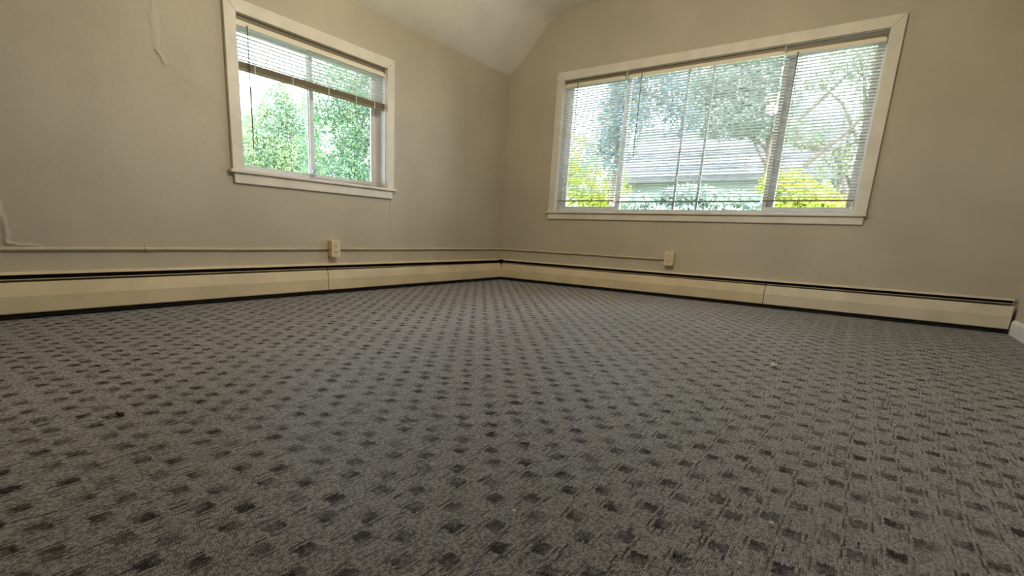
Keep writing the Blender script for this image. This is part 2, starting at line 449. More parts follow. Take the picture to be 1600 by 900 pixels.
# frame (four bars in one part), meeting stile, sashes
def frame_ring(nm, B, inv, root, to3, d0, d1, a0, a1, z0, z1, wa, wz, mat, par=None):
    bm = bmesh.new()
    for (p0, p1, q0, q1) in ((a0, a1, z0, z0+wz), (a0, a1, z1-wz, z1), (a0, a0+wa, z0+wz, z1-wz), (a1-wa, a1, z0+wz, z1-wz)):
        p, q = Vector(to3(d0, q0, p0)), Vector(to3(d1, q1, p1))
        box(bm, min(p.x, q.x), max(p.x, q.x), min(p.y, q.y), max(p.y, q.y), min(p.z, q.z), max(p.z, q.z), bev=0.002, seg=1)
    bm.transform(inv); o = obj(nm, bm, mat); o.parent = par or root
    return o
frame_ring('window_frame', B1, inv1, r1, LW, -0.137, -0.108, W1[0]+0.003, W1[1]-0.003, W1[2]+0.002, W1[3]-0.004, 0.016, 0.018, 'alu')
zA, zB = W1[2]+0.02, W1[3]-0.02
s1 = frame_ring('sash', B1, inv1, r1, LW, -0.136, -0.122, W1[0]+0.018, -2.165, zA, zB, 0.026, 0.026, 'alu')
B1('pane', -0.131, -0.127, W1[0]+0.04, -2.185, zA+0.022, zB-0.022, 'glass', par=s1)
s2 = frame_ring('sash', B1, inv1, r1, LW, -0.120, -0.104, -2.190, W1[1]-0.018, zA, zB, 0.030, 0.026, 'alu')
B1('pane', -0.115, -0.111, -2.165, W1[1]-0.042, zA+0.022, zB-0.022, 'glass', par=s2)
# latch on the meeting stile
bm = bmesh.new()
box(bm, -2.187, -2.165, 0.088, 0.104, 0.800, 0.845, bev=0.003); box(bm, -2.181, -2.171, 0.078, 0.09, 0.822, 0.862, bev=0.002)
bm.transform(inv1); lt = obj('latch', bm, 'alu_dark'); lt.parent = s2

# ---- right window: three-lite slider with storm sash bars behind the middle lite
r2, B2, inv2 = make_window('window_2', RW, W2, 'wide three part window on the right wall', 0.02, 0.075)
casing(RW, B2, (-2.890, -0.606, 0.692, 1.824), inv2, r2)
B2('stool', -0.075, 0.036, -2.962, -0.520, 0.672, 0.692, 'trim', bev=0.005)
B2('apron', 0.0, 0.018, -2.952, -0.534, 0.619, 0.6715, 'trim', bev=0.006)
for a, b in ((W2[0]-0.012, W2[0]+0.002), (W2[1]-0.002, W2[1]+0.012)):
    B2('jamb', -TH+0.003, -0.001, a, b, W2[2], W2[3], 'jamb')
B2('jamb_head', -TH+0.003, -0.001, W2[0], W2[1], W2[3]-0.003, W2[3]+0.012, 'trim')
frame_ring('window_frame', B2, inv2, r2, RW, -0.130, -0.075, W2[0]+0.003, W2[1]-0.003, W2[2]+0.001, W2[3]-0.004, 0.020, 0.022, 'alu')
zA, zB = W2[2]+0.024, W2[3]-0.027
for a0, a1 in ((-1.186, -0.630), (-2.866, -2.318)):
    s = frame_ring('sash', B2, inv2, r2, RW, -0.098, -0.082, a0, a1, zA, zB, 0.034 if a0 > -2 else 0.030, 0.024, 'alu')
    B2('pane', -0.092, -0.088, a0+0.02, a1-0.02, zA+0.02, zB-0.02, 'glass', par=s)
m1 = B2('mullion', -0.128, -0.099, -1.190, -1.150, zA, zB, 'alu', bev=0.002)
m2 = B2('mullion', -0.128, -0.099, -2.392, -2.322, zA, zB, 'alu', bev=0.002)
B2('pane', -0.108, -0.104, -2.324, -1.188, zA-0.003, zB+0.003, 'glass')
for a in (-1.653, -1.838):
    B2('storm_bar', -0.128, -0.116, a-0.009, a+0.009, zA, zB, 'alu_dark', bev=0.001)

# ------------------------------------------------------------------ venetian blinds
SW = 0.0255
def slat_mesh(L):
    """crowned slat of real thickness, long axis local X, width local Y"""
    bm = bmesh.new(); n = 4; t = 0.0006
    prof = []
    for i in range(n+1):
        y = (i/n-0.5)*SW; prof.append((y, 0.0022*(1-(2*y/SW)**2)))
    pts = prof+[(y, z-t) for y, z in prof[::-1]]
    ends = []
    for x in (-L/2, L/2): ends.append([bm.verts.new((x, y, z)) for y, z in pts])
    k = len(pts)
    for i in range(k): bm.faces.new((ends[0][i], ends[0][(i+1) % k], ends[1][(i+1) % k], ends[1][i]))
    for i in range(n):
        for e in ends: bm.faces.new((e[i], e[i+1], e[k-2-i], e[k-1-i]))
    bmesh.ops.recalc_face_normals(bm, faces=bm.faces)
    me = bpy.data.meshes.new('slat'); bm.to_mesh(me); bm.free()
    me.materials.append(M['slat']); return me

def make_blind(to3, rotz, a0, a1, ztop, zlast, zbot, depth, tilt, label, wand, cords, pitch=0.0205, stack=False, droop=0.0):
    """a0<a1 along the wall; depth is outward distance of the slat centres from the wall plane"""
    mid = (a0+a1)/2; L = a1-a0
    root = empty('venetian_blind', to3(-depth, ztop, mid)); root.rotation_euler = (0, 0, rotz)
    tag(root, label, 'blind', 'mini blinds in the two windows')
    # local frame: X along the wall, -Y into the room, Z up
    def LB(nm, x0, x1, y0, y1, z0, z1, mat, bev=0.0, par=root):
        bm = bmesh.new(); box(bm, x0, x1, y0, y1, z0-ztop, z1-ztop, bev=bev, seg=1); o = obj(nm, bm, mat); o.parent = par; return o
    h0 = ztop-0.026
    hr = LB('headrail', -L/2, L/2, -0.0135, 0.0135, h0, ztop, 'rail', 0.002)
    LB('valance', -L/2+0.001, L/2-0.001, -0.0150, -0.0137, h0-0.024, h0+0.004, 'valance')
    for s in (-1, 1):
        LB('bracket', s*(L/2-0.004)-0.007, s*(L/2-0.004)+0.007, -0.0165, -0.0152, h0-0.002, ztop, 'rail', 0.0, hr)
    me = slat_mesh(L-0.006)
    z = h0-0.012; k = 0
    while z > zlast:
        o = inst('slat', me, (rng.uniform(-.001, .001), 0, z-ztop), root, (tilt+rng.uniform(-.03, .03), rng.uniform(-.0008, .0008), 0)); z -= pitch; k += 1
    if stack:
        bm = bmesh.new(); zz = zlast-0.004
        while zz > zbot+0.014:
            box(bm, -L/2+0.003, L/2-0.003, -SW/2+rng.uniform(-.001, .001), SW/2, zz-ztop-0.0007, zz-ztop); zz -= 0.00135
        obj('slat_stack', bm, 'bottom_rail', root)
    LB('bottom_rail', -L/2+0.003, L/2-0.003, -0.012, 0.012, zbot, zbot+0.011, 'bottom_rail', 0.003)
    for c in cords:
        bm = bmesh.new()
        for y in (-0.0132, 0.0132): tube(bm, [(c, y, h0-ztop), (c, y, zbot+0.008-ztop)], 0.0007, 5)
        tube(bm, [(c+0.004, 0, h0-ztop), (c+0.004, 0, zbot+0.008-ztop)], 0.0007, 5)
        obj('ladder_cord', bm, 'cord', root)
        if stack:
            LB('cord_clip', c-0.0035, c+0.0035, -0.0142, -0.0122, zbot-0.002, zlast, 'slat')
    wx, w0, w1 = wand
    bm = bmesh.new(); tube(bm, [(wx-mid if rotz == 0 else -(wx-mid), -0.021, w0-ztop), ((wx-mid if rotz == 0 else -(wx-mid)), -0.024, w1-ztop)], 0.0034, 6)
    wd = obj('wand', bm, 'wand', root)
    return root
E_ = math.pi
# for the right wall local X = -y world (rot -90 deg), so local -Y points to -x (into the room)
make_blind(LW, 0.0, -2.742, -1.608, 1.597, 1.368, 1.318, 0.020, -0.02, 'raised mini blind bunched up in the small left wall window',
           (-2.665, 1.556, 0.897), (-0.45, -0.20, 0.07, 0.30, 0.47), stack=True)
RB = -math.pi/2
make_blind(RW, RB, -1.170, -0.612, 1.816, 0.800, 0.781, 0.022, -0.21, 'narrow lowered mini blind nearest the room corner',
           (-0.737, 1.795, 1.362), (-0.17, 0.17))
make_blind(RW, RB, -2.316, -1.192, 1.816, 0.795, 0.772, 0.022, -0.21, 'widest lowered mini blind in the middle of the wide window',
           (-1.309, 1.79, 1.135), (-0.42, 0.0, 0.42))
make_blind(RW, RB, -2.880, -2.324, 1.806, 0.800, 0.776, 0.022, -0.21, 'narrow lowered mini blind at the right end of wide window',
           (-2.400, 1.77, 1.366), (-0.19, 0.17))
for k, a in enumerate((-1.181, -2.320)):
    o = boxo('blind_divider', (0.004, 0.010, a-0.0035, a+0.0035, 1.775, 1.8205), 'cord')
    tag(o, ('small white support clip between the corner blind and widest blind', 'small white support clip between the widest blind and right blind')[k], 'clip', 'blind support clips')

# ------------------------------------------------------------------ baseboard heaters
def heater(to3, a0, a1, joints, label, mats, skew):
    root = empty('baseboard_heater', to3(0, 0, (a0+a1)/2)); inv = Matrix.Translation(-Vector(root.location))
    tag(root, label, 'heater', 'baseboard heaters')
    def P(nm, pts, s, e, mat, z_at=None):
        bm = prism(pts, s, e, to3)
        bm.transform(inv); return obj(nm, bm, mat, root)
    back = thicken([(0.002, 0.02), (0.002, 0.2085), (0.012, 0.2085), (0.030, 0.2025), (0.031, 0.1965)], 0.0012)
    P('back_plate', back, a0, a1, mats[0])
    P('inner_lining', [(0.004, 0.012), (0.058, 0.012), (0.058, 0.022), (0.0065, 0.024), (0.0065, 0.196), (0.004, 0.196)], a0+0.002, a1-0.002, 'black')
    P('heating_element', [(0.012, 0.05), (0.050, 0.05), (0.050, 0.145), (0.012, 0.145)], a0+0.02, a1-0.02, 'black')
    front = [(0.046, 0.1600), (0.050, 0.1660), (0.0555, 0.1650), (0.0665, 0.104), (0.0635, 0.031), (0.058, 0.026), (0.050, 0.026),
             (0.050, 0.029), (0.058, 0.030), (0.0610, 0.034), (0.0640, 0.104), (0.0530, 0.159)]
    b = [a0]+list(joints)+[a1]
    for k in range(len(b)-1):
        g0 = 0.0 if k == 0 else 0.002; g1 = 0.0 if k == len(b)-2 else 0.002
        pr = front if k % 2 == 0 else [(d+0.0015, z) for d, z in front]
        P('front_panel', pr, b[k]+g0, b[k+1]-g1, mats[k])
        # damper blade in the slot
        bm = bmesh.new()
        s, e = b[k]+0.004, b[k+1]-0.004
        d0, d1 = skew[k]
        v = []
        for a, dz in ((s, d0), (e, d1)):
            v.append([bm.verts.new(to3(d, z, a)) for d, z in ((0.020, 0.160+dz), (0.0500, 0.1740+dz), (0.0505, 0.1720+dz), (0.020, 0.158+dz))])
        for i in range(4): bm.faces.new((v[0][i], v[0][(i+1) % 4], v[1][(i+1) % 4], v[1][i]))
        bm.faces.new(v[0]); bm.faces.new(v[1][::-1]); bm.transform(inv)
        obj('damper', bm, mats[k], root)
    return root
heater(LW, XB+0.01, -0.0665, (-2.197,), 'long cream baseboard heater along the left wall under small window', ('heater', 'heater'), ((0.005, 0.005), (0.005, -0.006)))
heater(RW, -3.752, -0.0655, (-2.452,), 'cream baseboard heater along the right wall under wide window', ('heater_light', 'heater'), ((0.008, 0.004), (0.004, 0.001)))
# closed inside-corner cover between the two runs
bm = bmesh.new(); box(bm, -0.0655, -0.001, -0.0645, -0.001, 0.012, 0.150); box(bm, -0.0665, -0.001, -0.008, -0.001, 0.150, 0.2022); box(bm, -0.008, -0.001, -0.0655, -0.008, 0.150, 0.2022); o = obj('corner_cover', bm, 'black')
box_bm = bmesh.new(); box(box_bm, -0.060, -0.001, -0.030, -0.001, 0.2025, 0.2095); box(box_bm, -0.030, -0.001, -0.060, -0.030, 0.2025, 0.2095)
cl = obj('corner_lip', box_bm, 'heater', o)
tag(o, 'dark inside corner piece joining the two baseboard heaters', 'heater corner')

# ------------------------------------------------------------------ conduit and outlets
CZ, CR, CD = 0.309, 0.0085, 0.0100
def conduit(label, pts, straps):
    root = empty('conduit', pts[0]); inv = Matrix.Translation(-Vector(root.location))
    tag(root, label, 'conduit', 'painted surface conduits')
    bm = tube(bmesh.new(), pts, CR, 12); bm.transform(inv); obj('pipe', bm, 'conduit', root, True)
    for (x, y, ax) in straps:
        bm = bmesh.new()
        # saddle strap: a half band over the pipe plus two screw tabs
        n = 8; r0, r1, hw = CR+0.0003, CR+0.0022, 0.007
        ring = []
        for k in range(n+1):
            t = math.pi*k/n-math.pi/2
            ring.append([(rr*math.cos(t), rr*math.sin(t)) for rr in (r0, r1)])
        def W(d, z, a): return (x+a, -(CD+d), CZ+z) if ax == 'x' else (-(CD+d), y+a, CZ+z)
        vv = [[[bm.verts.new(W(p[0], p[1], a)) for p in pr] for a in (-hw, hw)] for pr in ring]
        for k in range(n):
            A, Bq = vv[k], vv[k+1]
            bm.faces.new((A[0][1], Bq[0][1], Bq[1][1], A[1][1])); bm.faces.new((A[0][0], A[1][0], Bq[1][0], Bq[0][0]))
            for j in (0, 1): bm.faces.new((A[j][0], Bq[j][0], Bq[j][1], A[j][1]))
        for s in (-1, 1):
            z0, z1 = sorted((s*CR, s*(CR+0.011)))
            p, q = Vector(W(-CD+0.0005, z0, -hw)), Vector(W(-CD+0.004, z1, hw))
            box(bm, min(p.x, q.x), max(p.x, q.x), min(p.y, q.y), max(p.y, q.y), p.z, q.z)
        bm.transform(inv); obj('strap', bm, 'conduit', root)
def wavy(a0, a1, n, f):
    return [f(a0+(a1-a0)*i/n, rng.uniform(-.0015, .0015)) for i in range(n+1)]
conduit('painted conduit running from the left edge to the left outlet', wavy(XB+0.01, -2.150, 14, lambda a, j: (a, -CD, CZ+j)), [(-3.295, 0, 'x'), (-2.293, 0, 'x'), (-4.4, 0, 'x')])
bend = [(-0.040+0.030*math.sin(t), -0.040+0.030*math.cos(t), CZ) for t in [math.pi/2*k/6 for k in range(7)]]
pts = wavy(-2.082, -0.08, 10, lambda a, j: (a, -CD, CZ+j))+bend+wavy(-0.08, -1.684, 8, lambda a, j: (-CD, a, CZ+j))
conduit('painted conduit bending around the corner between the two outlets', pts, [(-0.967, 0, 'x')])

def outlet(to3, ac, zc, label):
    root = empty('outlet_box', to3(0, zc-0.057, ac)); inv = Matrix.Translation(-Vector(root.location))
    tag(root, label, 'outlet', 'surface mounted outlets')
    def B(nm, d0, d1, a0, a1, z0, z1, mat, par=root, bev=0.0):
        p, q = Vector(to3(d0, zc+z0, ac+a0)), Vector(to3(d1, zc+z1, ac+a1))
        bm = bmesh.new(); box(bm, min(p.x, q.x), max(p.x, q.x), min(p.y, q.y), max(p.y, q.y), min(p.z, q.z), max(p.z, q.z), bev=bev)
        bm.transform(inv); o = obj(nm, bm, mat); o.parent = par; return o
    B('body', 0.0005, 0.044, -0.035, 0.035, -0.055, 0.055, 'plate', bev=0.003)
    B('shadow_plate', 0.0003, 0.003, -0.030, 0.030, -0.078, -0.054, 'conduit')  # thin plate added below the box, standing in for its shadow on the wall
    pl = B('cover_plate', 0.0442, 0.050, -0.0375, 0.0375, -0.0585, 0.0585, 'plate', bev=0.002)
    for s in (-1, 1):
        rc = B('receptacle', 0.0502, 0.0525, -0.0165, 0.0165, s*0.0195-0.0145, s*0.0195+0.0145, 'plate', pl, 0.0012)
        bm = bmesh.new()
        for (aa, zz, w_, h_) in ((-0.0065, 0.003, 0.0013, 0.0045), (0.0065, 0.003, 0.0013, 0.0038), (0.0, -0.0085, 0.0024, 0.0024)):
            p, q = Vector(to3(0.0520, zc+s*0.0195+zz-h_, ac+aa-w_)), Vector(to3(0.0530, zc+s*0.0195+zz+h_, ac+aa+w_))
            box(bm, min(p.x, q.x), max(p.x, q.x), min(p.y, q.y), max(p.y, q.y), p.z, q.z)
        bm.transform(inv); sl = obj('slot', bm, 'slot'); sl.parent = pl
    B('screw', 0.0502, 0.0515, -0.003, 0.003, -0.003, 0.003, 'alu', pl)
    return root
outlet(LW, -2.115, 0.3135, 'ivory duplex outlet box on the left wall beside small window')
outlet(RW, -1.722, 0.3205, 'ivory duplex outlet box on the right wall under wide window')

# ------------------------------------------------------------------ ceiling lamp (reflected in the wide window)
LP = Vector((-2.25, -1.90, 2.05))
lamp = empty('ceiling_lamp', (LP.x, LP.y, ZC)); tag(lamp, 'round semi flush ceiling lamp with a glowing warm glass bowl', 'lamp')
def lathe(profile, n=32):
    bm = bmesh.new(); rings = []
    for r, z in profile:
        rings.append([bm.verts.new((max(r, 1e-4)*math.cos(2*math.pi*k/n), max(r, 1e-4)*math.sin(2*math.pi*k/n), z)) for k in range(n)])
    for i in range(len(rings)-1):
        for k in range(n): bm.faces.new((rings[i][k], rings[i][(k+1) % n], rings[i+1][(k+1) % n], rings[i+1][k]))
    bm.faces.new(rings[0]); bm.faces.new(rings[-1][::-1])
    return bm
dz = LP.z-ZC
o = obj('canopy', lathe([(0.0, 0), (0.065, -0.001), (0.065, -0.012), (0.03, -0.03), (0.0, -0.031)]), 'alu', lamp, True)
o = obj('stem', lathe([(0.0, -0.03), (0.008, -0.03), (0.008, dz+0.034), (0.0, dz+0.034)], 12), 'alu', lamp, True)
M['bowl'] = emit_mat('lamp_glow', (1.0, 0.86, 0.66, 1), 7.0)
M['bowl'].cycles.emission_sampling = 'NONE'
bowl = [(0.0, -0.036), (0.04, -0.034), (0.075, -0.024), (0.097, -0.006), (0.10, 0.006), (0.09, 0.020), (0.06, 0.032), (0.0, 0.036)]
o = obj('bowl', lathe([(r, z+dz) for r, z in bowl], 40), 'bowl', lamp, True)
ld = bpy.data.lights.new('lamp_bulb', 'POINT'); ld.energy = 35.0; ld.color = (1.0, 0.84, 0.65); ld.shadow_soft_size = 0.06
lo_ = bpy.data.objects.new('lamp_bulb', ld); C.objects.link(lo_); lo_.parent = lamp; lo_.location = (0, 0, dz-0.10)

# ------------------------------------------------------------------ litter on the carpet
def scrap(name, px, py, size, mat, label, cat, thick=0.002, seed=1, elong=1.0):
    p = at_floor(px, py); r = random.Random(seed)
    bm = bmesh.new(); n = 9
    ring = []
    for k in range(n):
        t = 2*math.pi*k/n; q = size*(0.6+0.4*r.random())
        ring.append((q*elong*math.cos(t), q*math.sin(t), 0.0035+r.random()*size*0.5))
    tp = [bm.verts.new((x, y, z+thick)) for x, y, z in ring]; bt = [bm.verts.new((x, y, max(0.0005, z-0.002))) for x, y, z in ring]
    ct = bm.verts.new((0, 0, 0.004+size*0.35+thick)); cb = bm.verts.new((0, 0, 0.0004))
    for k in range(n):
        j = (k+1) % n
        bm.faces.new((tp[k], tp[j], ct)); bm.faces.new((bt[j], bt[k], cb)); bm.faces.new((tp[k], bt[k], bt[j], tp[j]))
    o = obj(name, bm, mat); o.location = (p.x, p.y, 0.0); o.rotation_euler = (0, 0, r.random()*6)
    tag(o, label, cat)
    return o
M['paper'] = paint('scrap_paper', srgb(225, 222, 214), 0.7, 0.3, 0.03, 40, 300, 0.1, 0.001)
M['leaf_bit'] = paint('scrap_brown', srgb(66, 50, 38), 0.8, 0.2, 0.1, 60, 300, 0.1, 0.001)
scrap('paper_scrap', 1209, 574, 0.013, 'paper', 'white crumpled paper scrap on the carpet below wide window', 'scrap', thick=0.006, seed=3, elong=1.5)
scrap('dry_leaf_bit', 188, 650, 0.010, 'leaf_bit', 'dark brown crumb lying on the carpet at far left', 'debris', seed=5, elong=1.4)
for k, (px, py, s, lab) in enumerate((
        (905, 493, 0.005, 'white lint speck on carpet nearest the right heater'),
        (1397, 667, 0.004, 'white lint speck farthest right on the carpet'),
        (1318, 618, 0.0035, 'white lint speck just right of the paper scrap'),
        (1205, 822, 0.0035, 'white lint speck in the right foreground of carpet'),
        (803, 803, 0.0032, 'white lint speck in the centre foreground of carpet'))):
    tag(scrap('lint_speck', px, py, s, 'paper', lab, 'lint', 0.003, 20+k, 1.6), group='lint specks on the carpet')
p = at_floor(1158, 888)
bm = bmesh.new(); tube(bm, [(0.007*math.cos(t*1.7)+0.003*t, 0.008*math.sin(t)-0.002*t, 0.005+0.001*t) for t in [0.35*k for k in range(8)]], 0.0009, 5)
o = obj('thread', bm, 'paper'); o.location = (p.x, p.y, 0); tag(o, 'curled white thread on the carpet at bottom edge', 'thread')

# ------------------------------------------------------------------ outdoors
GZ = -2.9
def ground_mat():
    m, b, g = new_mat('lawn'); o = g.n('ShaderNodeTexCoord').outputs['Object']
    g.link(g.mix(g.step(g.noise(o, 3, 5, 0.7), 0.3, 0.7), srgb(80, 98, 52), srgb(112, 122, 72)), b.inputs['Base Color'])
    b.inputs['Roughness'].default_value = 0.9; return m
M['lawn'] = ground_mat()
gr = boxo('ground', (-40, 60, -50, 60, GZ-0.3, GZ), 'lawn'); tag(gr, 'lawn outside far below the windows', 'ground', kind='structure')

def leaf_mat(name, c0, c1, c2):
    m, b, g = new_mat(name); o = g.n('ShaderNodeTexCoord').outputs['Object']
    f = g.noise(o, 1.3, 3, 0.6); f2 = g.noise(o, 9.0, 2)
    col = g.mix(g.step(f, 0.35, 0.65), c0, c1); col = g.mix(g.m('MULTIPLY', g.step(f2, 0.5, 0.75), 0.6), col, c2)
    g.link(col, b.inputs['Base Color']); b.inputs['Roughness'].default_value = 0.55
    tr = g.n('ShaderNodeBsdfTranslucent'); g.link(col, tr.inputs[0])
    mx = g.n('ShaderNodeMixShader'); mx.inputs[0].default_value = 0.35
    g.link(b.outputs[0], mx.inputs[1]); g.link(tr.outputs[0], mx.inputs[2]); g.link(mx.outputs[0], m.node_tree.nodes['Material Output'].inputs[0])
    return m
M['leaf_green'] = leaf_mat('leaf_green', srgb(100, 126, 106), srgb(136, 156, 108), srgb(180, 184, 112))
M['leaf_deep'] = leaf_mat('leaf_deep', srgb(66, 104, 88), srgb(104, 136, 98), srgb(190, 188, 100))
M['leaf_yellow'] = leaf_mat('leaf_yellow', srgb(140, 158, 62), srgb(168, 172, 68), srgb(188, 182, 74))
M['leaf_blue'] = leaf_mat('leaf_blue', srgb(104, 124, 130), srgb(124, 142, 146), srgb(140, 156, 150))
M['leaf_sage'] = leaf_mat('leaf_sage', srgb(122, 138, 128), srgb(146, 156, 142), srgb(164, 170, 146))
M['leaf_thin'] = leaf_mat('leaf_thin', srgb(132, 142, 124), srgb(150, 154, 120), srgb(196, 190, 84))
M['bark'] = paint('bark', srgb(120, 108, 98), 0.85, 0.2, 0.15, 6, 30, 0.4, 0.02)

def leaves_mesh(name, P, N, size, mat, parent, seed):
    """P (n,3) leaf centres; every leaf a folded diamond of two triangles"""
    r = np.random.default_rng(seed); n = len(P)
    a = r.normal(size=(n, 3)); a /= np.linalg.norm(a, axis=1)[:, None]
    b = np.cross(a, N+0.5*r.normal(size=(n, 3))); b /= np.linalg.norm(b, axis=1)[:, None]+1e-9
    s = (size*(0.6+0.8*r.random(n)))[:, None]
    up = np.cross(a, b)
    v = np.stack([P-a*s, P+b*s*0.45+up*s*0.15, P+a*s, P-b*s*0.45+up*s*0.15], 1).reshape(-1, 3)
    base = np.arange(n)*4
    tri = np.stack([np.stack([base, base+1, base+2], 1), np.stack([base, base+2, base+3], 1)], 1).reshape(-1)
    me = bpy.data.meshes.new(name)
    me.vertices.add(n*4); me.vertices.foreach_set('co', v.astype(np.float32).ravel())
    me.loops.add(n*6); me.loops.foreach_set('vertex_index', tri.astype(np.int32))
    me.polygons.add(n*2); me.polygons.foreach_set('loop_start', np.arange(0, n*6, 3, dtype=np.int32))
    me.polygons.foreach_set('loop_total', np.full(n*2, 3, dtype=np.int32))
    me.update(calc_edges=True); me.validate()
    me.materials.append(M[mat])
    o = bpy.data.objects.new(name, me); C.objects.link(o); o.parent = parent; o['kind'] = 'stuff'
    return o

def crown_points(blobs, n, seed, inner=0.55):
    r = np.random.default_rng(seed)
    w_ = np.array([b[3]*b[4]*b[5] for b in blobs])**0.67; w_ /= w_.sum()
    idx = r.choice(len(blobs), n, p=w_)
    B = np.array(blobs)[idx]
    d = r.normal(size=(n, 3)); d /= np.linalg.norm(d, axis=1)[:, None]
    rad = inner+(1-inner)*r.random(n)**0.6
    # clumping
    clump = 1+0.18*np.sin(d[:, 0]*9+B[:, 0]*7)*np.sin(d[:, 1]*9+B[:, 1]*5)*np.sin(d[:, 2]*9)
    P = B[:, :3]+d*B[:, 3:6]*(rad*clump)[:, None]
    return P, d

def tree(name, label, base, blobs, n, leaf, mat, seed, group='trees outside the windows', cat='tree'):
    root = empty(name, (base[0], base[1], GZ)); tag(root, label, cat, group)
    off = np.array([base[0], base[1], GZ])
    P, d = crown_points(blobs, n, seed)
    leaves_mesh('foliage', P-off, d, leaf, mat, root, seed)
    bm = bmesh.new(); r = random.Random(seed)
    topz = max(b[2] for b in blobs)
    tr = [(0, 0, 0), (0.1, 0.05, (topz-GZ)*0.4), (-0.05, 0.08, (topz-GZ)*0.7), (0.0, 0.0, topz-GZ)]
    tube(bm, tr, [0.13, 0.10, 0.07, 0.03], 8); obj('trunk', bm, 'bark', root)
    for b in blobs:
        c = Vector((b[0]-base[0], b[1]-base[1], b[2]-GZ)); s = Vector((0.03, 0.06, max(0.8, c.z*0.8)))
        bm = bmesh.new(); md = (s+c)/2+Vector((0, 0, 0.25)); tube(bm, [s, md, c], [0.045, 0.03, 0.012], 6); obj('branch', bm, 'bark', root)
    return root

def blob_list(pts, seed, jitter=0.25):
    r = random.Random(seed); out = []
    for (p, rx, rz) in pts: out.append((p.x, p.y, p.z, rx, rx, rz))
    return out
# -- through the small window (looking +y)
b = []
for (px, py, Y, rx, rz) in ((432, 172, 14.5, .7, .95), (425, 205, 14.5, 1.15, .9), (470, 200, 14.5, .9, 1.15), (400, 245, 14.2, 1.15, 1.0), (445, 260, 14, 1.3, 1.0), (478, 270, 14, 1.15, 1.1), (440, 152, 14.5, .3, .6), (440, 310, 14, 2.0, 1.3)):
    p = at_y(px, py, Y); b.append((p.x, p.y, p.z, rx, rx, rz))
tree('leafy_tree', 'pale green leafy tree with pointed top behind the left pane of small window', (b[3][0], 14.3), b, 46000, 0.048, 'leaf_green', 11)
b = []
for (px, py, Y, rx, rz) in ((520, 150, 9, .9, .8), (560, 190, 9, 1.0, .9), (520, 220, 8.8, .9, .9), (575, 250, 8.6, 1.0, .9), (530, 285, 8.6, 1.1, .8), (600, 200, 9, 1.1, 1.0), (548, 120, 9.2, .7, .6), (590, 140, 9.2, .8, .7), (600, 300, 9, 1.5, 1.)):
    p = at_y(px, py, Y); b.append((p.x, p.y, p.z, rx, rx, rz))
tree('leafy_tree', 'dense green tree filling the right pane of the small window', (b[3][0], 9.0), b, 52000, 0.036, 'leaf_deep', 12)
b = []
for (px, py, Y, rx, rz) in ((380, 205, 21, .8, 1.2), (388, 250, 21, 1.7, 1.3), (360, 270, 21, 2.1, 1.6)):
    p = at_y(px, py, Y); b.append((p.x, p.y, p.z, rx, rx, rz))
tree('leafy_tree', 'small hazy tree at the left edge of the small window view', (at_y(352, 240, 21.0).x, 21.0), b, 8000, 0.075, 'leaf_blue', 13)

# -- through the wide window (looking +x)
def xb(L): 
    out = []
    for (px, py, X, r_, rz) in L:
        p = at_x(px, py, X); out.append((p.x, p.y, p.z, r_, r_, rz))
    return out
b = xb([(900, 245, 11.4, .9, .75), (930, 290, 11, 1.1, .75), (890, 300, 11, 1.1, .9), (955, 312, 10.8, .7, .45), (860, 270, 11.4, 1.2, 1.0), (905, 340, 10.9, 1.6, 1.0)])
tree('leafy_shrub', 'tall yellow green shrub behind the corner end of wide window', (b[1][0], b[1][1]), b, 16000, 0.05, 'leaf_yellow', 21, cat='shrub')
b = xb([(1080, 308, 5.6, .6, .22), (1010, 318, 5.6, .6, .2), (1140, 316, 5.6, .6, .2), (1045, 345, 5.6, .9, .32), (1110, 345, 5.6, .9, .32)])
tree('hedge_shrub', 'pale green hedge low behind the middle blind', (b[0][0], b[0][1]), b, 12000, 0.045, 'leaf_sage', 22, cat='shrub')
b = xb([(1225, 300, 7.1, .5, .41), (1250, 310, 7.1, .62, .32), (1225, 330, 7.1, .7, .34), (1290, 335, 7.1, .8, .32)])
tree('leafy_shrub', 'yellow shrub low behind the right blind', (b[1][0], b[1][1]), b, 9000, 0.05, 'leaf_yellow', 23, cat='shrub')
b = xb([(1130, 120, 11.3, 1.2, 1.0), (1180, 110, 11.3, 1.1, 1.0), (1190, 175, 11.3, 1.0, .75), (1140, 185, 11.3, 1.1, .55), (1100, 160, 11.3, .65, .65), (1195, 60, 11.3, 1.1, .9)])
tree('leafy_tree', 'tall grey green tree behind the right half of middle blind', (11.4, at_x(1205, 250, 11.4).y), b, 24000, 0.05, 'leaf_sage', 24)
b = xb([(a, c, 9.0, r1_, r2_) for a, c, r1_, r2_ in ((1340, 80, .6, .5), (1370, 110, .5, .6), (1350, 240, .45, .5), (1300, 260, .35, .35), (1385, 180, .5, .8), (1260, 210, .5, .35), (1280, 130, .3, .2))])
rt = tree('sparse_tree', 'sparse tree with bare slanting branches behind the right blind', (b[2][0]+.3, b[2][1]), b, 5500, 0.045, 'leaf_thin', 25)
off = Vector((b[2][0]+.3, b[2][1], GZ))
for pts_ in (((1215, 215), (1290, 150), (1330, 110)), ((1330, 330), (1310, 250), (1320, 180)), ((1255, 260), (1330, 200), (1380, 150)), ((1225, 175), (1250, 215), (1300, 260)), ((1240, 225), (1300, 235), (1360, 215))):
    bm = bmesh.new(); P = [at_x(a, c, 9.1)-off for a, c in pts_]; tube(bm, P, [0.07, 0.045, 0.02], 6); obj('branch', bm, 'bark', rt)

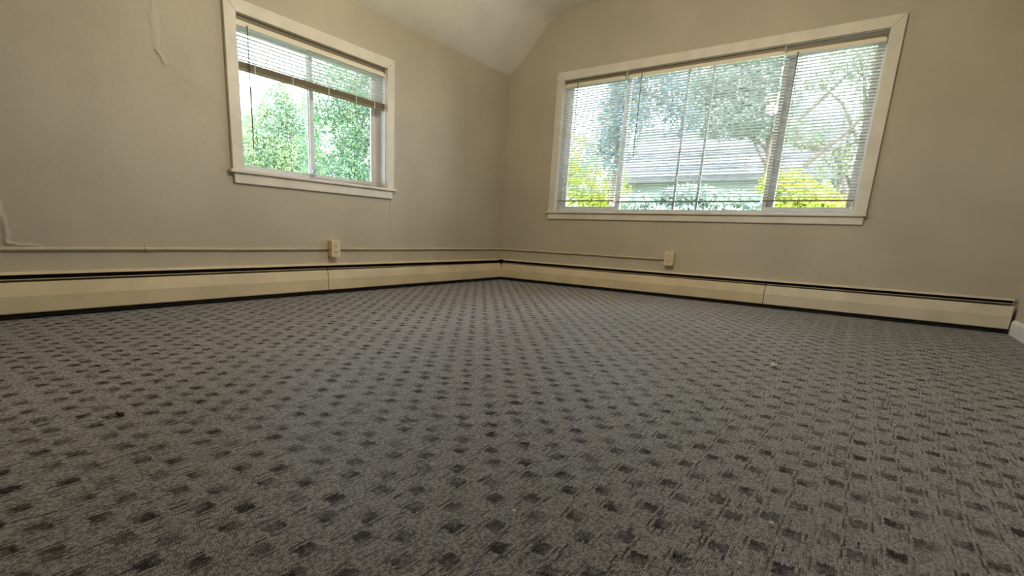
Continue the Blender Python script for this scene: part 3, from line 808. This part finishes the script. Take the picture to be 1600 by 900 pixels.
# -- weeping conifer: drooping limbs with hanging fronds
def weeping(name, label, base, limbs, seed):
    root = empty(name, (base.x, base.y, GZ)); tag(root, label, 'tree', 'trees outside the windows')
    r = np.random.default_rng(seed); off = Vector((base.x, base.y, GZ)); P = []
    for (a, c, dz_, nfr, hang) in limbs:
        a = a-off; c = c-off; mid = (a+c)/2+Vector((0, 0, dz_))
        ctl = []
        for t in np.linspace(0, 1, 9): ctl.append(a*(1-t)**2+mid*2*t*(1-t)+c*t*t)
        bm = bmesh.new(); tube(bm, ctl, [0.07*(1-0.8*i/8) for i in range(9)], 6); obj('limb', bm, 'bark', root)
        for k in range(int(nfr*1.6)):
            t = r.random()**0.8; q = a*(1-t)**2+mid*2*t*(1-t)+c*t*t
            q = q+Vector((r.normal()*.18, r.normal()*.18, r.normal()*.06)); L = hang*(0.4+0.8*r.random())
            m = int(L/0.028)
            s = np.linspace(0, 1, max(m, 4))
            sway = r.normal(size=2)*0.10
            fr = np.stack([q.x+sway[0]*s+0.022*r.normal(size=len(s)), q.y+sway[1]*s+0.022*r.normal(size=len(s)), q.z-L*s], 1); P.append(fr)
    P = np.concatenate(P); N = r.normal(size=P.shape)
    leaves_mesh('foliage', P, N, 0.05, 'leaf_blue', root, seed)
    bm = bmesh.new(); tz = max((l[0]-off).z for l in limbs)
    tube(bm, [(0, 0, 0), (0.05, 0, tz*0.5), (0, 0, tz+0.8)], [0.14, 0.10, 0.04], 8); obj('trunk', bm, 'bark', root)
    return root
tk = at_x(968, 200, 8.2)
def LMB(px0, py0, px1, py1, X0, X1, dz_, n, h): return (at_x(px0, py0, X0), at_x(px1, py1, X1), dz_, n, h)
limbs = [LMB(972, 125, 935, 240, 8.2, 7.2, .55, 60, .55), LMB(972, 100, 985, 150, 8.2, 7.4, .3, 60, .6), LMB(972, 160, 960, 235, 8.2, 7.5, .3, 50, .5),
         LMB(972, 90, 1075, 150, 8.2, 7.6, .3, 60, .6), LMB(972, 140, 1085, 190, 8.2, 7.8, .3, 45, .4), LMB(972, 140, 1010, 180, 8.2, 7.0, .2, 60, .5),
         LMB(972, 60, 1000, 110, 8.2, 7.4, .3, 60, .6), LMB(972, 60, 1070, 105, 8.2, 7.4, .3, 50, .6)]
weeping('weeping_conifer', 'blue grey weeping conifer drooping behind the left part of middle blind', tk, limbs, 31)

# -- neighbouring house seen between the trees
M['roof'] = paint('roof_shingle', srgb(118, 115, 122), 0.9, 0.2, 0.06, 5, 25, 0.3, 0.02)
M['siding'] = paint('house_siding', srgb(146, 154, 154), 0.8, 0.3, 0.04, 3, 20, 0.1, 0.01)
M['pane_dark'] = paint('house_pane', srgb(90, 104, 116), 0.1, 0.6, 0.03, 3, 20, 0.0)
hx, hz0 = 13.0, at_x(1080, 284, 13.0).z
ya, yb_ = at_x(1200, 284, 13.0).y-1.6, at_x(962, 284, 13.0).y+0.4
hz1 = at_x(1080, 205, 16.0).z
house = empty('neighbour_house', (hx+3, (ya+yb_)/2, GZ)); tag(house, 'pale neighbouring house with grey roof seen through the middle blind', 'house')
hc = Vector(house.location)
def HB(nm, b6, mat, par=house):
    bm = bmesh.new(); box(bm, *b6); bm.transform(Matrix.Translation(-hc)); o = obj(nm, bm, mat); o.parent = par; return o
HB('wall', (hx+0.4, hx+5.6, ya+0.3, yb_-0.3, GZ, hz0+0.38*(hz1-hz0)/3), 'siding')
for k in range(14):
    z = GZ+0.3+k*0.36
    if z < hz0-0.3: HB('siding_board', (hx+0.385, hx+0.402, ya+0.3, yb_-0.3, z, z+0.34), 'siding')
for yy in (ya+1.2, (ya+yb_)/2, yb_-1.4):
    wn_ = HB('window', (hx+0.36, hx+0.40, yy-0.45, yy+0.45, hz0-2.1, hz0-1.1), 'siding'); HB('pane', (hx+0.352, hx+0.362, yy-0.38, yy+0.38, hz0-2.03, hz0-1.17), 'pane_dark', wn_)
roofp = [(hx, hz0), (hx+3.0, hz1), (hx+6.0, hz0), (hx+6.0, hz0+0.15), (hx+3.0, hz1+0.17), (hx, hz0+0.15)]
bm = prism(roofp, ya, yb_, lambda pp, q, a: (pp, a, q)); bm.transform(Matrix.Translation(-hc)); rf = obj('roof', bm, 'roof', house)
n = 16
for k in range(n):
    t0, t1 = k/n, (k+1)/n
    z0_, z1_ = hz0+0.15+(hz1+0.02-hz0)*t0, hz0+0.15+(hz1+0.02-hz0)*t1
    bm = prism([(hx+3*t0, z0_), (hx+3*t1, z1_), (hx+3*t1, z1_+0.012), (hx+3*t0-0.02, z0_+0.03)], ya, yb_, lambda pp, q, a: (pp, a, q))
    bm.transform(Matrix.Translation(-hc)); obj('shingle_course', bm, 'roof', house)
# -- grey shed roof low at the right
p0 = at_x(1320, 291, 11.0); p1 = at_x(1420, 291, 11.0)
shed = empty('garden_shed', (12.2, (p0.y+p1.y)/2, GZ)); tag(shed, 'low grey garden building behind the right end blind', 'shed'); sc_ = Vector(shed.location)
bm = bmesh.new(); box(bm, 11.2, 13.6, p1.y-0.4, p0.y-0.1, GZ, p0.z-0.12); bm.transform(Matrix.Translation(-sc_)); obj('wall', bm, 'siding', shed)
bm = prism([(11.0, p0.z-0.1), (13.8, p0.z+0.5), (13.8, p0.z+0.6), (11.0, p0.z)], p1.y-0.6, p0.y+0.1, lambda pp, q, a: (pp, a, q)); bm.transform(Matrix.Translation(-sc_)); obj('roof', bm, 'roof', shed)
